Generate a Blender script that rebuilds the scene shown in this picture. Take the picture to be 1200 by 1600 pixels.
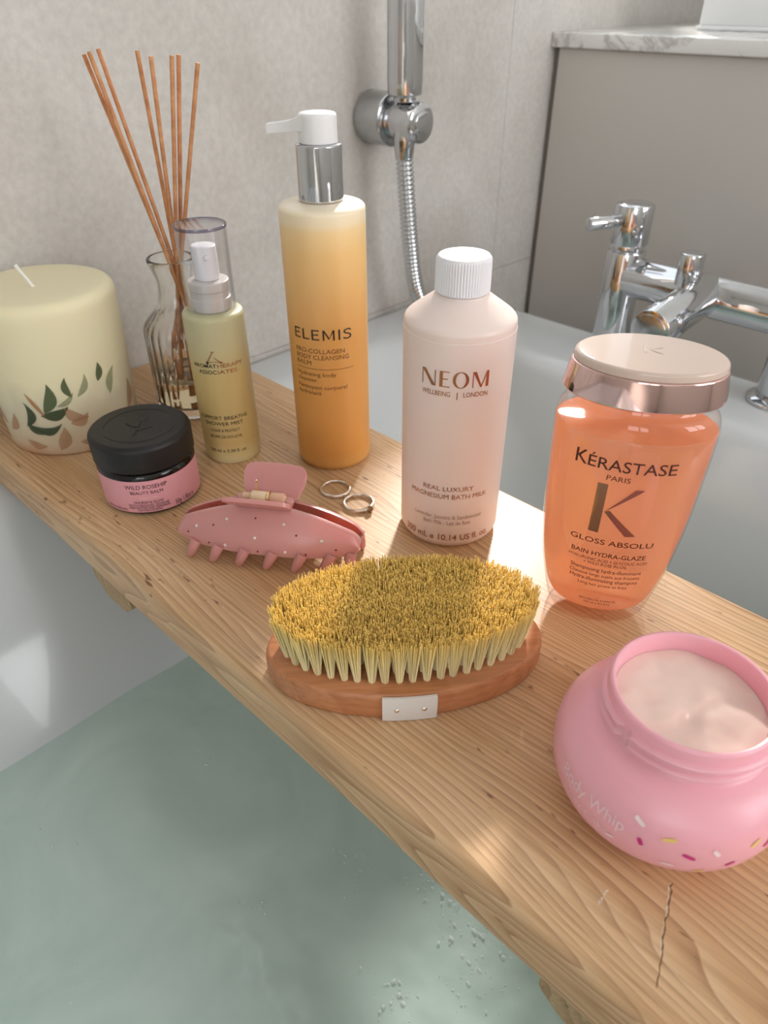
import bpy, bmesh, math, random
from mathutils import Vector, Matrix, noise

for o in list(bpy.data.objects):
    bpy.data.objects.remove(o, do_unlink=True)
SC = bpy.context.scene
C = SC.collection
R = math.radians

# ------------------------------------------------------------------ camera
cam_d = bpy.data.cameras.new('camera')
cam_d.sensor_width = 36.0
cam_d.lens = 36.0 * 1124.566 / 1600.0
cam_d.shift_y = 59.05 / 1600.0
cam_d.clip_start = 0.01
cam_d.dof.use_dof = True
cam_d.dof.focus_distance = 0.39
cam_d.dof.aperture_fstop = 11.0
cam = bpy.data.objects.new('camera', cam_d)
C.objects.link(cam)
cam.matrix_world = Matrix(((0.71063902, -0.43165778, 0.55557515, 0.0),
                           (0.70354162, 0.44118239, -0.55712412, 0.0),
                           (-0.00462301, 0.78678438, 0.61721063, 0.28),
                           (0, 0, 0, 1)))
SC.camera = cam

# ------------------------------------------------------------------ light
world = bpy.data.worlds.new('world')
SC.world = world
world.use_nodes = True
wb = world.node_tree.nodes['Background']
wb.inputs['Color'].default_value = (0.90, 0.95, 1.0, 1)
wb.inputs['Strength'].default_value = 1.6

sun_d = bpy.data.lights.new('sun', 'SUN')
sun_d.energy = 5.2
sun_d.angle = R(4.5)
sun_d.color = (1.0, 0.95, 0.88)
sun = bpy.data.objects.new('sun', sun_d)
C.objects.link(sun)
el = R(27)
sdir = Vector((0.52 * math.cos(el), -0.854 * math.cos(el), -math.sin(el)))
sun.rotation_euler = sdir.to_track_quat('-Z', 'Y').to_euler()
sun.location = (-1.2, 1.8, 2.0)

def area_light(name, size_x, size_z, energy, loc, rz):
    d = bpy.data.lights.new(name, 'AREA')
    d.shape = 'RECTANGLE'
    d.size = size_x; d.size_y = size_z
    d.energy = energy
    d.color = (0.98, 0.98, 1.0)
    o = bpy.data.objects.new(name, d)
    C.objects.link(o)
    o.location = loc
    o.rotation_euler = (R(90), 0, rz)
area_light('window_daylight_right', 0.95, 1.05, 17, (1.60, .68, .80), R(90))       # faces -X
area_light('fill_light_front', 0.95, 1.05, 9, (1.00, -1.40, .80), 0)      # faces +Y, added fill for the viewer-facing sides

SC.view_settings.view_transform = 'Standard'
SC.view_settings.look = 'None'
SC.view_settings.gamma = 1.0
SC.view_settings.use_curve_mapping = False
SC.view_settings.exposure = 0.0

# ------------------------------------------------------------------ helpers
def link(o, parent=None):
    C.objects.link(o)
    if parent is not None:
        o.parent = parent
    return o

def tag(o, label=None, cat=None, group=None, kind=None):
    if label: o['label'] = label
    if cat: o['category'] = cat
    if group: o['group'] = group
    if kind: o['kind'] = kind
    return o

def thing(name, label, cat, loc=(0, 0, 0), rz=0.0, group=None):
    o = bpy.data.objects.new(name, None)
    o.empty_display_size = 0.01
    o.location = loc
    o.rotation_euler = (0, 0, rz)
    link(o)
    return tag(o, label, cat, group)

def obj(name, bm, mat, parent=None, smooth=True, ang=35, loc=None):
    me = bpy.data.meshes.new(name)
    if isinstance(bm, bmesh.types.BMesh):
        bmesh.ops.recalc_face_normals(bm, faces=bm.faces[:])
        bm.to_mesh(me)
        bm.free()
    else:
        me.from_pydata(*bm)
        me.update()
    if mat: me.materials.append(mat)
    if smooth:
        me.shade_smooth()
        try: me.set_sharp_from_angle(angle=R(ang))
        except Exception: pass
    o = bpy.data.objects.new(name, me)
    if loc: o.location = loc
    return link(o, parent)

def lathe(profile, seg=64, sx=1.0, sy=1.0, rmod=None, bm=None):
    """profile: list of (r, z); r == 0 ends become poles"""
    bm = bm or bmesh.new()
    rings = []
    for (r, z) in profile:
        if r < 1e-7:
            rings.append([bm.verts.new((0, 0, z))])
        else:
            ring = []
            for k in range(seg):
                t = 2 * math.pi * k / seg
                rr = r if rmod is None else rmod(r, z, t)
                ring.append(bm.verts.new((rr * math.cos(t) * sx, rr * math.sin(t) * sy, z)))
            rings.append(ring)
    for a, b in zip(rings[:-1], rings[1:]):
        if len(a) == 1 and len(b) == 1: continue
        for k in range(seg):
            k2 = (k + 1) % seg
            if len(a) == 1: bm.faces.new((a[0], b[k2], b[k]))
            elif len(b) == 1: bm.faces.new((a[k], a[k2], b[0]))
            else: bm.faces.new((a[k], a[k2], b[k2], b[k]))
    return bm

def rnd(pts, rad, n=5):
    """round the inner corners of a polyline of (r, z[, radius])"""
    out = [tuple(pts[0][:2])]
    for i in range(1, len(pts) - 1):
        p0, p1, p2 = (Vector(pts[i - 1][:2]), Vector(pts[i][:2]), Vector(pts[i + 1][:2]))
        rr = pts[i][2] if len(pts[i]) > 2 else rad
        d0, d1 = p0 - p1, p2 - p1
        rr = min(rr, d0.length * .49, d1.length * .49)
        if rr < 1e-6:
            out.append(tuple(p1)); continue
        a, b = p1 + d0.normalized() * rr, p1 + d1.normalized() * rr
        for k in range(n + 1):
            t = k / n
            q = a * (1 - t) ** 2 + p1 * 2 * t * (1 - t) + b * t * t
            out.append((q.x, q.y))
    out.append(tuple(pts[-1][:2]))
    return out

def box(x0, x1, y0, y1, z0, z1, bev=0.0, seg=2, bm=None):
    bm = bm or bmesh.new()
    r = bmesh.ops.create_cube(bm, size=1.0)
    vs = r['verts']
    for v in vs:
        v.co = Vector(((x0 + x1) / 2 + v.co.x * (x1 - x0), (y0 + y1) / 2 + v.co.y * (y1 - y0), (z0 + z1) / 2 + v.co.z * (z1 - z0)))
    if bev > 0:
        es = list({e for v in vs for e in v.link_edges})
        bmesh.ops.bevel(bm, geom=es, offset=bev, segments=seg, affect='EDGES', profile=0.5)
    return bm

def tube(pts, rad, seg=12, bm=None, caps=True, closed=False, flat=None):
    """sweep a circle along points; rad is a number or a list"""
    bm = bm or bmesh.new()
    P = [Vector(p) for p in pts]
    n = len(P)
    rings = []
    up = None
    for i in range(n):
        if closed: t = (P[(i + 1) % n] - P[i - 1]).normalized()
        else: t = (P[min(i + 1, n - 1)] - P[max(i - 1, 0)]).normalized()
        if up is None:
            up = Vector((0, 0, 1)) if abs(t.z) < .9 else Vector((1, 0, 0))
        s = t.cross(up).normalized()
        up = s.cross(t).normalized()
        r = rad[i] if isinstance(rad, (list, tuple)) else rad
        rings.append([bm.verts.new(P[i] + (s * math.cos(2 * math.pi * k / seg) * (flat or 1) + up * math.sin(2 * math.pi * k / seg)) * r) for k in range(seg)])
    rng = range(n if closed else n - 1)
    for i in rng:
        a, b = rings[i], rings[(i + 1) % n]
        for k in range(seg):
            k2 = (k + 1) % seg
            bm.faces.new((a[k], a[k2], b[k2], b[k]))
    if caps and not closed:
        bm.faces.new(rings[0][::-1]); bm.faces.new(rings[-1])
    return bm

def cyl(p0, p1, r, seg=32, bev=0.0015, bm=None):
    """capped cylinder with softened ends between two points"""
    p0, p1 = Vector(p0), Vector(p1)
    L = (p1 - p0).length
    b2 = lathe([(0, 0), (r - bev, 0), (r - bev * .3, bev * .3), (r, bev), (r, L - bev), (r - bev * .3, L - bev * .3), (r - bev, L), (0, L)], seg)
    M = Matrix.Translation(p0) @ (p1 - p0).to_track_quat('Z', 'Y').to_matrix().to_4x4()
    b2.transform(M)
    if bm is None: return b2
    me = bpy.data.meshes.new('tmp'); b2.to_mesh(me); b2.free(); bm.from_mesh(me); bpy.data.meshes.remove(me)
    return bm

def resample(prof, z):
    for (r0, z0), (r1, z1) in zip(prof[:-1], prof[1:]):
        if z0 <= z <= z1 and z1 > z0:
            t = (z - z0) / (z1 - z0)
            return r0 + (r1 - r0) * t
    return prof[-1][0]

# ------------------------------------------------------------------ materials
def mat(name, color=(.8, .8, .8), rough=.5, metal=0.0, **kw):
    m = bpy.data.materials.new(name)
    m.use_nodes = True
    b = m.node_tree.nodes['Principled BSDF']
    b.inputs['Base Color'].default_value = (*color, 1)
    b.inputs['Roughness'].default_value = rough
    b.inputs['Metallic'].default_value = metal
    for k, v in kw.items():
        b.inputs[k.replace('_', ' ')].default_value = v
    return m

def N(m, typ, **kw):
    n = m.node_tree.nodes.new(typ)
    for k, v in kw.items():
        if k in n.inputs: n.inputs[k].default_value = v
        else: setattr(n, k, v)
    return n

def L(m, a, b): m.node_tree.links.new(a, b)

def srgb(r, g, b):
    f = lambda c: (c / 255 / 12.92) if c <= 10 else ((c / 255 + .055) / 1.055) ** 2.4
    return (f(r), f(g), f(b))

def ramp(m, stops, interp='LINEAR'):
    n = m.node_tree.nodes.new('ShaderNodeValToRGB')
    n.color_ramp.interpolation = interp
    els = n.color_ramp.elements
    while len(els) < len(stops): els.new(0.5)
    for e, (p, c) in zip(els, stops):
        e.position = p; e.color = (*c, 1) if len(c) == 3 else c
    return n

def bsdf(m): return m.node_tree.nodes['Principled BSDF']

def obj_coord(m, scale=(1, 1, 1), loc=(0, 0, 0), rot=(0, 0, 0)):
    tc = N(m, 'ShaderNodeTexCoord')
    mp = N(m, 'ShaderNodeMapping')
    mp.inputs['Scale'].default_value = scale
    mp.inputs['Location'].default_value = loc
    mp.inputs['Rotation'].default_value = rot
    L(m, tc.outputs['Object'], mp.inputs['Vector'])
    return mp.outputs['Vector']

def bump(m, height, strength=.2, dist=.001):
    b = N(m, 'ShaderNodeBump')
    b.inputs['Strength'].default_value = strength
    b.inputs['Distance'].default_value = dist
    L(m, height, b.inputs['Height'])
    L(m, b.outputs['Normal'], bsdf(m).inputs['Normal'])
    return b

def mix(m, fac, a, b, mode='MIX'):
    n = N(m, 'ShaderNodeMix')
    n.data_type = 'RGBA'; n.blend_type = mode
    if isinstance(fac, (int, float)): n.inputs[0].default_value = fac
    else: L(m, fac, n.inputs[0])
    for i, v in ((6, a), (7, b)):
        if isinstance(v, tuple): n.inputs[i].default_value = (*v, 1)
        else: L(m, v, n.inputs[i])
    return n.outputs[2]

def noise_tex(m, vec, scale, detail=4, rough=.5, dist=0.0):
    n = N(m, 'ShaderNodeTexNoise')
    n.inputs['Scale'].default_value = scale
    n.inputs['Detail'].default_value = detail
    n.inputs['Roughness'].default_value = rough
    n.inputs['Distortion'].default_value = dist
    L(m, vec, n.inputs['Vector'])
    return n.outputs['Fac']

def wood(name, light, mid, dark, along='X', bands=96.0, worn=True, rough=.55):
    m = mat(name, mid, rough)
    sc = {'X': (1.0, 6.0, 6.0), 'Y': (6.0, 1.0, 6.0)}[along]
    n1 = noise_tex(m, obj_coord(m, sc), 2.6, 1, .4)              # slow wander of the grain
    n2 = noise_tex(m, obj_coord(m, sc), 11.0, 1, .4)             # small wander
    w = N(m, 'ShaderNodeTexWave')
    w.wave_type = 'BANDS'; w.bands_direction = 'Y' if along == 'X' else 'X'
    w.wave_profile = 'SAW'
    raw = obj_coord(m, (1, 1, 1))
    sm = N(m, 'ShaderNodeMath'); sm.operation = 'MULTIPLY_ADD'
    L(m, n2, sm.inputs[0]); sm.inputs[1].default_value = .10; L(m, n1, sm.inputs[2])
    wob = N(m, 'ShaderNodeVectorMath'); wob.operation = 'SCALE'
    add = N(m, 'ShaderNodeVectorMath'); add.operation = 'ADD'
    comb = N(m, 'ShaderNodeCombineXYZ')
    L(m, sm.outputs[0], comb.inputs['Y' if along == 'X' else 'X'])
    L(m, comb.outputs[0], wob.inputs[0]); wob.inputs['Scale'].default_value = 0.065
    L(m, raw, add.inputs[0]); L(m, wob.outputs[0], add.inputs[1])
    L(m, add.outputs[0], w.inputs['Vector'])
    w.inputs['Scale'].default_value = bands
    w.inputs['Distortion'].default_value = 0.0
    fine = noise_tex(m, obj_coord(m, {'X': (2.5, 60, 60), 'Y': (60, 2.5, 60)}[along]), 7.0, 4, .6)
    r1 = ramp(m, [(0.0, light), (.45, mid), (.80, tuple((a * .5 + b * .5) for a, b in zip(mid, dark))), (.95, dark), (1.0, mid)])
    L(m, w.outputs['Fac'], r1.inputs['Fac'])
    blot = noise_tex(m, obj_coord(m, {'X': (5, 16, 16), 'Y': (16, 5, 16)}[along]), 1.7, 3, .5)
    rb = ramp(m, [(.35, (0, 0, 0)), (.7, (1, 1, 1))])
    L(m, blot, rb.inputs['Fac'])
    brk = noise_tex(m, obj_coord(m, {'X': (9, 70, 70), 'Y': (70, 9, 70)}[along]), 1.2, 3, .6)
    rk = ramp(m, [(.32, (.12, .12, .12)), (.68, (.85, .85, .85))]); L(m, brk, rk.inputs['Fac'])
    c1 = mix(m, rk.outputs['Color'], r1.outputs['Color'], mid)
    c2 = mix(m, rb.outputs['Color'], c1, mix(m, .55, r1.outputs['Color'], light))
    rf = ramp(m, [(.30, (.60, .52, .45)), (.60, (1, 1, 1))])
    L(m, fine, rf.inputs['Fac'])
    c3 = mix(m, .55, c2, mix(m, 1.0, c2, rf.outputs['Color'], 'MULTIPLY'))
    hgt = w.outputs['Fac']
    if worn:
        pits = noise_tex(m, obj_coord(m, {'X': (70, 260, 260), 'Y': (260, 70, 260)}[along]), 1.0, 2, .5)
        big = noise_tex(m, obj_coord(m, (9, 14, 14)), 1.3, 2, .5)
        mm = N(m, 'ShaderNodeMath'); mm.operation = 'MULTIPLY_ADD'
        L(m, big, mm.inputs[0]); mm.inputs[1].default_value = .28; L(m, pits, mm.inputs[2])
        rp = ramp(m, [(.83, (0, 0, 0)), (.89, (.85, .85, .85))])
        L(m, mm.outputs[0], rp.inputs['Fac'])
        c3 = mix(m, rp.outputs['Color'], c3, tuple(d * .55 for d in dark))
    L(m, c3, bsdf(m).inputs['Base Color'])
    bump(m, fine, .25, .0005)
    return m

M = {}
M['board'] = wood('pine_board', srgb(230, 198, 158), srgb(211, 168, 122), srgb(146, 96, 60), rough=.44)
M['batten'] = wood('pine_end', srgb(196, 170, 130), srgb(172, 142, 102), srgb(128, 98, 66), along='Y', bands=40)
M['beech'] = wood('beech', srgb(204, 140, 96), srgb(196, 130, 86), srgb(182, 114, 74), bands=34, worn=False, rough=.4)

def m_bath():
    m = mat('white_acrylic', srgb(206, 210, 212), .16)
    bsdf(m).inputs['Coat Weight'].default_value = .3
    return m
M['bath'] = m_bath()

def m_water():
    m = mat('milky_bath_water', srgb(150, 184, 172), .06, IOR=1.33)
    v = obj_coord(m, (1, 1, 1))
    n1 = noise_tex(m, v, 9.0, 4, .55, .8)
    r = ramp(m, [(.3, srgb(182, 204, 198)), (.7, srgb(202, 222, 216))])
    L(m, n1, r.inputs['Fac'])
    L(m, r.outputs['Color'], bsdf(m).inputs['Base Color'])
    return m
M['water'] = m_water()

def m_tile():
    m = mat('taupe_concrete_tile', srgb(190, 180, 168), .42)
    v = obj_coord(m, (1, 1, 1))
    n1 = noise_tex(m, v, 5.0, 6, .6, .4)
    n2 = noise_tex(m, v, 160.0, 3, .6)
    r = ramp(m, [(.28, srgb(194, 188, 181)), (.5, srgb(212, 207, 201)), (.75, srgb(226, 222, 217))])
    L(m, n1, r.inputs['Fac'])
    r2 = ramp(m, [(.3, (.86, .86, .86)), (.7, (1, 1, 1))])
    L(m, n2, r2.inputs['Fac'])
    L(m, mix(m, 1.0, r.outputs['Color'], r2.outputs['Color'], 'MULTIPLY'), bsdf(m).inputs['Base Color'])
    bump(m, n2, .15, .0006)
    return m
M['tile'] = m_tile()
M['grout'] = mat('grout', srgb(204, 198, 190), .8)

def m_marble():
    m = mat('white_quartz', srgb(226, 224, 220), .12)
    v = obj_coord(m, (1, 1, 1))
    n = noise_tex(m, v, 9.0, 8, .65, 1.6)
    r = ramp(m, [(.44, (1, 1, 1)), (.495, (.62, .60, .58)), (.55, (1, 1, 1))])
    L(m, n, r.inputs['Fac'])
    L(m, mix(m, 1.0, srgb(228, 226, 222), r.outputs['Color'], 'MULTIPLY'), bsdf(m).inputs['Base Color'])
    return m
M['marble'] = m_marble()
M['panel'] = mat('taupe_panel', srgb(197, 192, 185), .45)
M['seal'] = mat('grey_sealant', srgb(120, 112, 104), .6)
M['plaster'] = mat('white_plaster', srgb(225, 222, 216), .8)
M['dim_paint'] = mat('grey_paint', srgb(120, 116, 112), .8)
M['floor'] = mat('grey_floor', srgb(150, 145, 138), .5)
M['upvc'] = mat('white_upvc', srgb(232, 232, 230), .25)
M['chrome'] = mat('chrome', (.62, .63, .65), .05, 1.0)
M['chrome_soft'] = mat('satin_chrome', (.50, .51, .52), .18, 1.0)
M['silver'] = mat('silver', (.86, .84, .80), .18, 1.0)
M['white_plastic'] = mat('white_plastic', srgb(236, 234, 234), .32)
M['white_cap'] = mat('white_cap_plastic', srgb(238, 237, 240), .4)

def glass(name, tint=(1, 1, 1), rough=0.0, ior=1.45):
    m = mat(name, tint, rough)
    bsdf(m).inputs['Transmission Weight'].default_value = 1.0
    bsdf(m).inputs['IOR'].default_value = ior
    return m

def thin_clear(name, tint=(1, 1, 1), ior=1.45, rough=.03, edge=.55):
    """thin clear plastic: straight through, with a Fresnel gloss"""
    m = bpy.data.materials.new(name); m.use_nodes = True
    nt = m.node_tree
    nt.nodes.remove(nt.nodes['Principled BSDF'])
    out = nt.nodes['Material Output']
    tr = N(m, 'ShaderNodeBsdfTransparent'); tr.inputs['Color'].default_value = (*tint, 1)
    gl = N(m, 'ShaderNodeBsdfGlossy'); gl.inputs['Roughness'].default_value = rough
    fr = N(m, 'ShaderNodeLayerWeight'); fr.inputs['Blend'].default_value = .5
    pw = N(m, 'ShaderNodeMath'); pw.operation = 'POWER'; L(m, fr.outputs['Facing'], pw.inputs[0]); pw.inputs[1].default_value = 4.0
    ma = N(m, 'ShaderNodeMath'); ma.operation = 'MULTIPLY_ADD'; L(m, pw.outputs[0], ma.inputs[0]); ma.inputs[1].default_value = edge; ma.inputs[2].default_value = ((ior - 1) / (ior + 1)) ** 2
    mx = N(m, 'ShaderNodeMixShader')
    L(m, ma.outputs[0], mx.inputs[0]); L(m, tr.outputs[0], mx.inputs[1]); L(m, gl.outputs[0], mx.inputs[2])
    L(m, mx.outputs[0], out.inputs['Surface'])
    return m
M['clear'] = thin_clear('clear_plastic', (.97, .97, .98), 1.55, .03, .8)
M['glass'] = glass('diffuser_glass', (.99, .985, .96), 0.0, 1.45)

# ------------------------------------------------------------------ lettering
_cap = {}
def text_bm(txt, offset=0.0, spacing=1.0, shear=0.0):
    cu = bpy.data.curves.new('txt', 'FONT')
    cu.body = txt; cu.size = 1.0; cu.offset = offset; cu.space_character = spacing; cu.shear = shear
    cu.resolution_u = 3
    ob = bpy.data.objects.new('txt', cu)
    me = bpy.data.meshes.new_from_object(ob)
    bm = bmesh.new(); bm.from_mesh(me)
    bpy.data.objects.remove(ob); bpy.data.curves.remove(cu); bpy.data.meshes.remove(me)
    return bm

def bounds(bm):
    xs = [v.co.x for v in bm.verts]; ys = [v.co.y for v in bm.verts]
    return min(xs), max(xs), min(ys), max(ys)

_b = text_bm('H'); CAPH = bounds(_b)[3]; _b.free()

def fit_flat(bm, x0, x1, z, cap, is_font=True):
    """scale flat lettering to span x0..x1 with baseline z and cap height cap"""
    a, b, c, d = bounds(bm)
    sx = (x1 - x0) / (b - a); sy = cap / (CAPH if is_font else 1.0)
    for v in bm.verts: v.co = Vector(((v.co.x - a) * sx + x0, v.co.y * sy + z, 0))
    return bm

def slice_x(bm, step):
    a, b, _, _ = bounds(bm)
    k = math.ceil(a / step)
    while k * step < b:
        bmesh.ops.bisect_plane(bm, geom=bm.verts[:] + bm.edges[:] + bm.faces[:], plane_co=(k * step, 0, 0), plane_no=(1, 0, 0), dist=1e-7)
        k += 1

def on_lathe(bm, prof_r, off=.00018, rref=None):
    """x is an arc length at radius rref measured from the +X axis"""
    for v in bm.verts:
        r = (prof_r(v.co.y) if callable(prof_r) else prof_r)
        t = v.co.x / (rref or r)
        v.co = Vector(((r + off) * math.cos(t), (r + off) * math.sin(t), v.co.y))
    return bm

def lettering(parent, txt, t0, t1, z, cap, r, m, off=0.0, prof=None, spacing=1.0, polys=None, shear=0.0):
    bm = polys if polys is not None else text_bm(txt, off, spacing, shear)
    fit_flat(bm, R(t0) * r, R(t1) * r, z, cap, polys is None)
    slice_x(bm, r * .07)
    on_lathe(bm, prof or r, rref=r)
    return obj('lettering', bm, m, parent, smooth=False)

def polybm(polys):
    bm = bmesh.new()
    for p in polys:
        bm.faces.new([bm.verts.new((x, y, 0)) for x, y in p])
    bmesh.ops.triangulate(bm, faces=bm.faces[:])
    return bm

def ring_poly(cx, cy, ax, ay, bx, by, n=40):
    out = []
    for k in range(n):
        t0, t1 = 2 * math.pi * k / n, 2 * math.pi * (k + 1) / n
        out.append([(cx + bx * math.cos(t0), cy + by * math.sin(t0)), (cx + ax * math.cos(t0), cy + ay * math.sin(t0)),
                    (cx + ax * math.cos(t1), cy + ay * math.sin(t1)), (cx + bx * math.cos(t1), cy + by * math.sin(t1))])
    return out

# ------------------------------------------------------------------ the room
WX = -0.6135
def structure(o): return tag(o, kind='structure')

bm = box(WX - .13, WX - .0016, -1.35, 1.40, -.62, .30)
box(WX - .13, WX - .0016, -1.35, .30, .30, 1.45, bm=bm)  # wall left open beyond this part, an added gap for the sun
w = structure(obj('wall_left', bm, M['grout'], smooth=False))
ys = [-1.35, -.77, .03, .83, 1.40]; zs = [-.62, -.031, .30]
for i in range(4):
    for j in range(2):
        obj('tile', box(WX - .010, WX, ys[i] + .0004, ys[i + 1] - .0004, zs[j] + .0004, zs[j + 1] - .0004, .0004, 1), M['tile'], w)
for (y0, y1) in ((-1.35, -.77), (-.77, .03), (.03, .30)):
    for (z0, z1) in ((.30, .87), (.87, 1.45)):
        obj('tile', box(WX - .010, WX, y0 + .0004, y1 - .0004, z0 + .0004, z1 - .0004, .0004, 1), M['tile'], w)
bm = box(WX - .11, WX - .05, .30, .335, .30, 1.45, .002, 1)
box(WX - .11, WX - .05, 1.25, 1.285, .30, 1.45, .002, 1, bm=bm); box(WX - .11, WX - .05, .335, 1.25, .300, .304, .001, 1, bm=bm); box(WX - .11, WX - .05, .335, 1.25, 1.41, 1.45, .002, 1, bm=bm)
structure(obj('sun_opening_frame', bm, M['upvc'], smooth=False))  # unseen frame round the opening added to let the sun in
structure(obj('ceiling', box(WX - .13, 1.70, -1.47, 1.40, 1.45, 1.50), M['plaster'], smooth=False))
structure(obj('wall_back', box(-.605, 1.55, .918, .945, -.62, .2185, .0006, 1), M['panel'], smooth=False))
structure(obj('trim_1', box(-.6130, -.6052, .922, .938, -.62, .2185), M['seal'], smooth=False))
structure(obj('wall_end', box(WX, 1.55, 1.285, 1.40, -.62, 1.45), M['plaster'], smooth=False))
structure(obj('trim_2', box(-.6130, 1.55, .9105, 1.284, .2190, .2347, .0018, 3), M['marble']))
structure(obj('floor', box(WX, 1.55, -1.35, 1.40, -.66, -.62), M['floor'], smooth=False))
def wall_with_window(wname, nname, along, at, th, w0, w1, o0, o1, z0, z1):
    def bx_(a0, a1, c0, c1, bm, d0=0.0, d1=th):
        if along == 'Y': return box(at + d0, at + d1, a0, a1, c0, c1, bm=bm)
        return box(a0, a1, at - d1, at - d0, c0, c1, bm=bm)
    bm = bmesh.new()
    bx_(w0, o0, -.62, 1.45, bm); bx_(o1, w1, -.62, 1.45, bm); bx_(o0, o1, -.62, z0, bm); bx_(o0, o1, z1, 1.45, bm)
    structure(obj(wname, bm, M['plaster'], smooth=False))
    f = .045; bm = bmesh.new(); m_ = (o0 + o1) / 2
    for (a0, a1, c0, c1) in ((o0, o0 + f, z0, z1), (o1 - f, o1, z0, z1), (o0 + f, o1 - f, z0, z0 + f), (o0 + f, o1 - f, z1 - f, z1), (m_ - .03, m_ + .03, z0 + f, z1 - f)):
        bx_(a0, a1, c0, c1, bm, -.01, .04)
    structure(obj(nname, bm, M['upvc'], smooth=False))
wall_with_window('wall_right', 'window_1', 'Y', 1.55, .13, -1.35, 1.40, .20, 1.16, .26, 1.34)
wall_with_window('wall_front', 'fill_window', 'X', -1.35, .13, WX, 1.68, .52, 1.48, .26, 1.34)  # its window is added, unseen, to carry the front fill light

# white box on the ledge
t = thing('storage_box', 'plain white box standing on the marble ledge in the corner', 'box', (-.497, 1.046, .2348))
obj('body', box(.002, .26, .002, .16, .004, .22, .003, 2), M['upvc'], t)
obj('base_plate', box(0, .262, 0, .162, 0, .0045, .001, 1), M['upvc'], t)

# ------------------------------------------------------------------ bath
def rrect(x0, x1, y0, y1, rad, z, n=12):
    pts = []
    for (cx, cy, a0) in ((x1 - rad, y1 - rad, 0), (x0 + rad, y1 - rad, 90), (x0 + rad, y0 + rad, 180), (x1 - rad, y0 + rad, 270)):
        for k in range(n + 1):
            a = R(a0 + 90 * k / n)
            pts.append((cx + rad * math.cos(a), cy + rad * math.sin(a), z))
    return pts

RIM = -.034
bx0, bx1, by0, by1 = -.6125, .150, -.98, .742
def inset(d_l, d_r, d_n, d_f, rad, z): return rrect(bx0 + d_l, bx1 - d_r, by0 + d_n, by1 - d_f, rad, z)
loops = [inset(.02, .02, .02, .02, .08, -.60), inset(.012, .012, .012, .012, .085, -.10), inset(.001, .001, .001, .001, .09, -.062), inset(0, 0, 0, 0, .09, -.044),
         inset(.0015, .0015, .0015, .0015, .089, -.038), inset(.005, .005, .005, .005, .088, RIM - .0006), inset(.010, .010, .010, .010, .088, RIM),
         inset(.052, .060, .060, .090, .105, RIM), inset(.060, .066, .068, .099, .105, RIM - .0015), inset(.068, .071, .076, .107, .105, RIM - .006),
         inset(.076, .076, .085, .114, .105, RIM - .016), inset(.089, .080, .10, .122, .108, RIM - .040), inset(.130, .085, .17, .145, .12, -.115),
         inset(.172, .092, .25, .165, .13, -.19), inset(.215, .10, .33, .19, .13, -.27), inset(.255, .13, .40, .22, .13, -.35), inset(.29, .18, .44, .26, .12, -.375)]
bm = bmesh.new()
vl = [[bm.verts.new(p) for p in lp] for lp in loops]
n = len(vl[0])
for a, b in zip(vl[:-1], vl[1:]):
    for k in range(n): bm.faces.new((a[k], a[(k + 1) % n], b[(k + 1) % n], b[k]))
bm.faces.new(vl[-1])
bath = thing('bathtub', 'white acrylic bathtub with rounded rim filled with milky water', 'bathtub', (0, 0, -.62))
obj('shell', bm, M['bath'], bath, ang=60, loc=(0, 0, .62))

# water: a rippled sheet clipped to the tub at that level
def water():
    z = -.19
    x0, x1, y0, y1, rad = bx0 + .170, bx1 - .090, by0 + .248, by1 - .163, .13
    nx, ny = 150, 400
    vs, fs = [], []
    for j in range(ny + 1):
        for i in range(nx + 1):
            x = x0 + (x1 - x0) * i / nx; y = y0 + (y1 - y0) * j / ny
            # pull grid corners onto the rounded outline
            cx = min(max(x, x0 + rad), x1 - rad); cy = min(max(y, y0 + rad), y1 - rad)
            d = math.hypot(x - cx, y - cy)
            if d > rad: x, y = cx + (x - cx) * rad / d, cy + (y - cy) * rad / d
            h = .0016 * noise.noise(Vector((x * 9, y * 9, 0))) + .0008 * noise.noise(Vector((x * 26, y * 22, 3)))
            act = max(0, min(1, (x + .30) / .22)) * max(0, min(1, (.42 - y) / .2))
            h += act * .0011 * noise.noise(Vector((x * 62, y * 62, 7))) + act * .0005 * noise.noise(Vector((x * 130, y * 130, 9)))
            h += .00012 * noise.noise(Vector((x * 90, y * 90, 5)))
            vs.append((x, y, z + h))
    W = nx + 1
    for j in range(ny):
        for i in range(nx):
            a = j * W + i
            fs.append((a, a + 1, a + W + 1, a + W))
    o = obj('bath_water', (vs, [], fs), M['water'], ang=180)
    tag(o, 'milky pale green bath water with small ripples filling the tub', 'water')
    return o
water()
random.seed(4)
bm = bmesh.new()
spots = [(-.161, .184, 16), (-.148, .190, 18), (-.136, .194, 24), (-.122, .206, 24), (-.107, .219, 30), (-.095, .205, 26), (-.100, .190, 22), (-.115, .180, 18), (-.077, .204, 24), (-.125, .123, 16), (-.118, .110, 10), (-.110, .128, 14), (-.077, .173, 18), (-.090, .165, 16), (-.095, .150, 10), (-.257, -.004, 6), (-.356, .031, 8), (-.327, .14, 8), (-.200, .170, 10), (-.185, .155, 10), (-.22, .10, 8)]
for (cx, cy, cnt) in spots:
    for k in range(cnt):
        x, y = random.gauss(cx, .010), random.gauss(cy, .007)
        if not (-.40 < x < .02): continue
        r = random.choice((.0003, .0004, .0005, .0007, .0011)) * random.uniform(.7, 1.1)
        g = bmesh.ops.create_icosphere(bm, subdivisions=1 if r < .0008 else 2, radius=r)
        st_ = random.uniform(.8, 1.9)
        for v in g['verts']: v.co = Vector((x + v.co.x * st_, y + v.co.y, -.1896 + max(v.co.z, -.0003) * .8))
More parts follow.
